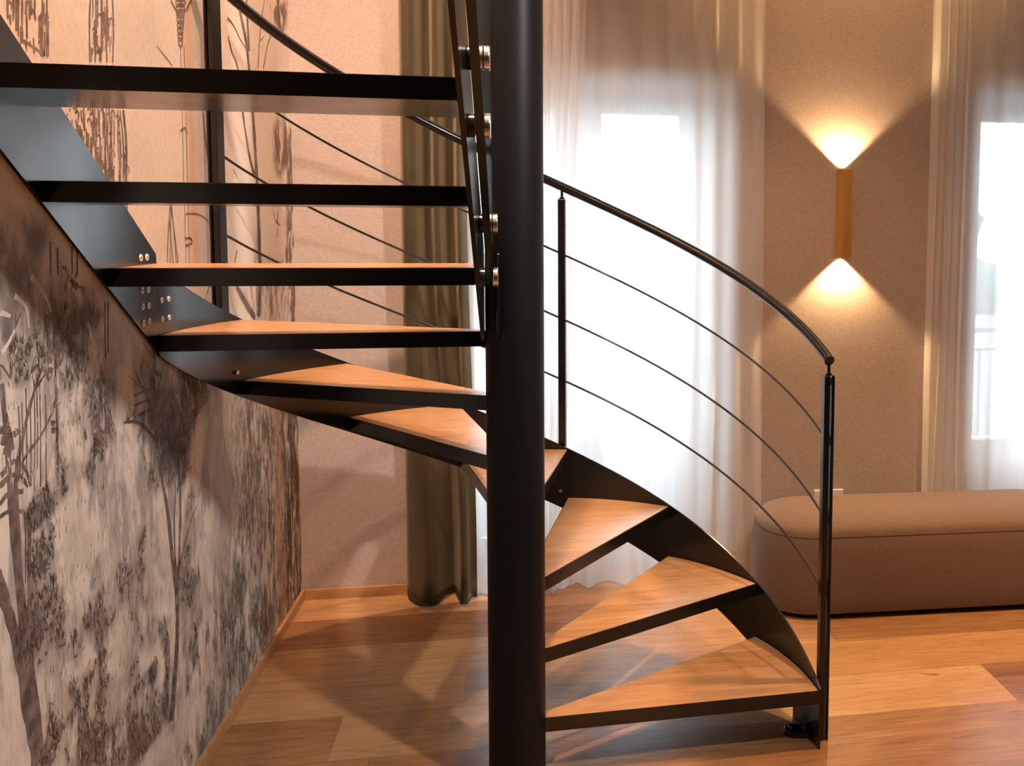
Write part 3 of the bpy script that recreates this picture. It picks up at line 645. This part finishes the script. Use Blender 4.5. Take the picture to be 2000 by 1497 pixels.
# ------------------------------------------------------------------ curtains
def curtain(name, path, z0, z1, mat, nz=40, ampf=None, flare=None):
    """path: list of (x, y, depthweight) -> sheet; ampf(z) scales y offset from mean, flare(x,z) -> x shift"""
    P = np.array(path); V, F = [], []; n = len(P); ym = P[:, 1].mean()
    for j in range(nz+1):
        z = z0+(z1-z0)*(j/nz)
        for i in range(n):
            x, y = P[i, 0], P[i, 1]
            if ampf: y = ampf(x, y, z, i)
            if flare: x = flare(x, z, i)
            V.append((x, y, z))
    F = [[j*n+i, j*n+i+1, (j+1)*n+i+1, (j+1)*n+i] for j in range(nz) for i in range(n-1)]
    return mesh(name, V, F, mat, smooth=True)
def cr(pts, m=10):
    P = [Vector(p) for p in pts]; R_ = []
    for i in range(len(P)-1):
        p0, p1, p2, p3 = P[max(i-1, 0)], P[i], P[i+1], P[min(i+2, len(P)-1)]
        for j in range(m):
            t = j/m; R_.append(.5*((2*p1)+(p2-p0)*t+(2*p0-5*p1+4*p2-p3)*t*t+(3*p1-p0-3*p2+p3)*t**3))
    return R_+[P[-1]]
# olive curtain: big loose folds at the hem, tighter pleats above
lo = cr([(-.458, 1.335), (-.44, 1.29), (-.37, 1.205), (-.335, 1.225), (-.30, 1.30), (-.275, 1.335), (-.255, 1.29), (-.232, 1.205), (-.212, 1.215), (-.198, 1.26), (-.175, 1.283)], 12)
hi = cr([(-.458, 1.33), (-.435, 1.22), (-.395, 1.23), (-.37, 1.335), (-.345, 1.34), (-.325, 1.24), (-.305, 1.235), (-.285, 1.335), (-.255, 1.335), (-.232, 1.215), (-.200, 1.275)], 12)
V, F = [], []; n = len(lo); NZ = 60
for j in range(NZ+1):
    z = .012+(2.60-.012)*j/NZ; t = min(1, max(0, (z-.15)/1.5)); t = t*t*(3-2*t)
    for i in range(n):
        p = lo[i]*(1-t)+hi[i]*t; zz = z
        if j == 0: zz += .004*math.sin(i*.3)
        V.append((p.x, p.y, zz))
F = [[j*n+i, j*n+i+1, (j+1)*n+i+1, (j+1)*n+i] for j in range(NZ) for i in range(n-1)]
gc = mesh('olive_curtain', V, F, MAT['velvet'], smooth=True); sd = gc.modifiers.new('thickness', 'SOLIDIFY'); sd.thickness = .003
tag(gc, 'dark olive-green velvet curtain gathered beside the left glazed door', 'curtain')
def sheer(name, segs, y, z1, label, seed, lean=0):
    r = random.Random(seed); pts = []; x = segs[0][0]; s = 1
    for (xa, xb, wl, amp) in segs:
        x = xa
        while x < xb:
            w = wl*r.uniform(.7, 1.3); pts.append((x, y+s*amp*r.uniform(.6, 1))); s = -s; x += w/2
    pts.append((segs[-1][1], y+.01)); P = cr(pts, 7)
    n = len(P); NZ = 36; V = []
    ph = [r.uniform(0, 6.28) for _ in range(6)]
    for j in range(NZ+1):
        z = .010+(z1-.010)*j/NZ; lowf = max(0, 1-z/.9)
        for i, p in enumerate(P):
            dx = .006*math.sin(1.1*z+p.x*5+ph[0])*(1-lowf)+.014*lowf*math.sin(p.x*23+ph[1])
            dy = (p.y-y)*(1+.35*lowf*math.sin(p.x*31+ph[2]))
            yy = y+dy+.012*lowf*math.sin(p.x*44+ph[3])
            zz = z+(.006*math.sin(p.x*44+ph[3]) if j == 0 else 0)
            ln_ = lean*max(0, (p.x-P[0].x)/(P[-1].x-P[0].x))**3*(1-z/2.4)
            V.append((p.x+dx*(0 if i in (0,) else 1)-ln_, min(yy, YB-.016), zz))
    F = [[j*n+i, j*n+i+1, (j+1)*n+i+1, (j+1)*n+i] for j in range(NZ) for i in range(n-1)]
    return tag(mesh(name, V, F, MAT['sheer'], smooth=True), label, 'curtain')
sheer('sheer_curtain', [(-.178, .10, .060, .014), (.10, .275, .036, .016)], 1.290, 2.60, 'narrow white sheer curtain panel behind the staircase pole, gathered at its right edge', 4, .10)
sheer('sheer_curtain', [(.03, .20, .05, .010), (.20, .72, .12, .010), (.72, 1.035, .10, .012)], 1.340, 2.60, 'wide white sheer curtain over the left glazed door between the pole and the brass sconce', 5)
sheer('sheer_curtain', [(1.785, 1.94, .040, .020), (1.94, 3.35, .12, .010)], 1.325, 2.60, 'white sheer curtain over the right glazed door behind the ottoman', 9)
for nm, xa, xb, y in (('curtain_track', -.5, 1.06, 1.325), ('curtain_track', 1.76, 3.4, 1.325)):
    tag(MB().box(xa, xb, y-.012, y+.012, 2.601, 2.62).build(nm, MAT['white'], bevel=.002), 'white ceiling track above the %s glazed door' % ('left' if xa < 0 else 'right'), 'curtain track')

# ------------------------------------------------------------------ ottoman
ox, oy = 1.648, 1.062
ott = tag(empty('ottoman', (ox, oy, 0)), 'oblong taupe upholstered ottoman with rounded ends on the oak floor by the wall', 'ottoman'); ott.rotation_euler.z = math.radians(-2.2)
def stadium(hx, hy, n=24, p=2.25):
    pts = []; cx_ = hx-hy*1.05
    for i in range(4*n):
        a = 2*math.pi*i/(4*n); c, s_ = math.cos(a), math.sin(a)
        x = math.copysign(abs(c)**(2/p), c)*hy*1.05; y = math.copysign(abs(s_)**(2/p), s_)*hy
        pts.append((x+math.copysign(cx_, c) if abs(c) > 1e-9 else x, y))
    return pts
HX, HY = .705, .232
def loft(rings, capb=True, capt=True):
    V, F = [], []; n = len(rings[0][1])
    for z, pts in rings: V += [(x, y, z if not callable(z) else z(x, y)) for x, y in pts]
    for j in range(len(rings)-1): F += [[j*n+i, j*n+(i+1) % n, (j+1)*n+(i+1) % n, (j+1)*n+i] for i in range(n)]
    if capb: F.append(list(range(n))[::-1])
    if capt: F.append(list(range((len(rings)-1)*n, len(rings)*n)))
    return MB().add(V, F)
lf = loft([(z, stadium(HX-d, HY-d)) for z, d in ((.018, .030), (.030, .012), (.06, .005), (.12, .001), (.19, 0), (.26, .001), (.30, .005), (.329, .013))])
lf.build('side_upholstery', MAT['ottoman'], ott, smooth='auto')
loft([(z, stadium(HX-d, HY-d)) for z, d in ((.331, .013), (.345, .017), (.359, .026), (.372, .042), (.384, .068), (.393, .10), (.398, .14), (.401, .19), (.402, .22))]).build('seat_top', MAT['ottoman'], ott, smooth='auto')
loft([(z, stadium(HX-d, HY-d)) for z, d in ((.328, .0150), (.3285, .0122), (.3315, .0122), (.332, .0150))]).build('seam', MAT['seam'], ott)
loft([(z, stadium(HX-.045, HY-.045)) for z in (0, .018)]).build('plinth', MAT['plinth'], ott)

# ------------------------------------------------------------------ wall sconce
sc = tag(empty('wall_sconce', (1.385, YB, 1.60)), 'slim brass up-and-down wall sconce glowing warm on the linen wall', 'lamp')
sx0, sx1, sz0, sz1 = 1.374, 1.421, 1.408, 1.790; lx, ly, lz = sc.location
tb = MB(); w = .0022
def loc(b_):
    for v in b_.V: v -= Vector((lx, ly, lz))
    return b_
y0s, y1s = YB-.082, YB-.006
tb.box(sx0, sx0+w, y0s, y1s, sz0, sz1).box(sx1-w, sx1, y0s, y1s, sz0, sz1).box(sx0+w, sx1-w, y0s, y0s+w, sz0, sz1).box(sx0+w, sx1-w, y1s-w, y1s, sz0, sz1)
loc(tb).build('tube', MAT['brass'], sc, bevel=.0008)
loc(MB().box(sx0+.008, sx1-.008, y1s, YB, 1.53, 1.67)).build('mounting_plate', MAT['brass'], sc)
cxs, cys = (sx0+sx1)/2, (y0s+y1s)/2
for z, s_ in ((sz1-.030, 1), (sz0+.030, -1)):
    loc(MB().cyl((cxs, cys, z-.004), (cxs, cys, z+.004), .018, 24)).build('lens', MAT['lens'], sc)
    l = lamp('sconce_beam', 'SPOT', (cxs, YB-.021, (sz1+.002) if s_ > 0 else (sz0-.002)), 42, (1, .62, .30), .010, (math.pi if s_ > 0 else 0, 0, 0), 104, .35)

# ------------------------------------------------------------------ socket behind the ottoman
so = tag(empty('power_socket', (1.365, YB, .320)), 'white double power socket on the wall just above the ottoman', 'socket')
MB().box(-.068, .068, -.009, 0, -.040, .042).build('cover_plate', MAT['white'], so, bevel=.002)
for dx in (-.034, .034): MB().cyl((dx, -.0095, 0), (dx, -.004, 0), .020, 24).build('outlet', MAT['white'], so, smooth='auto')
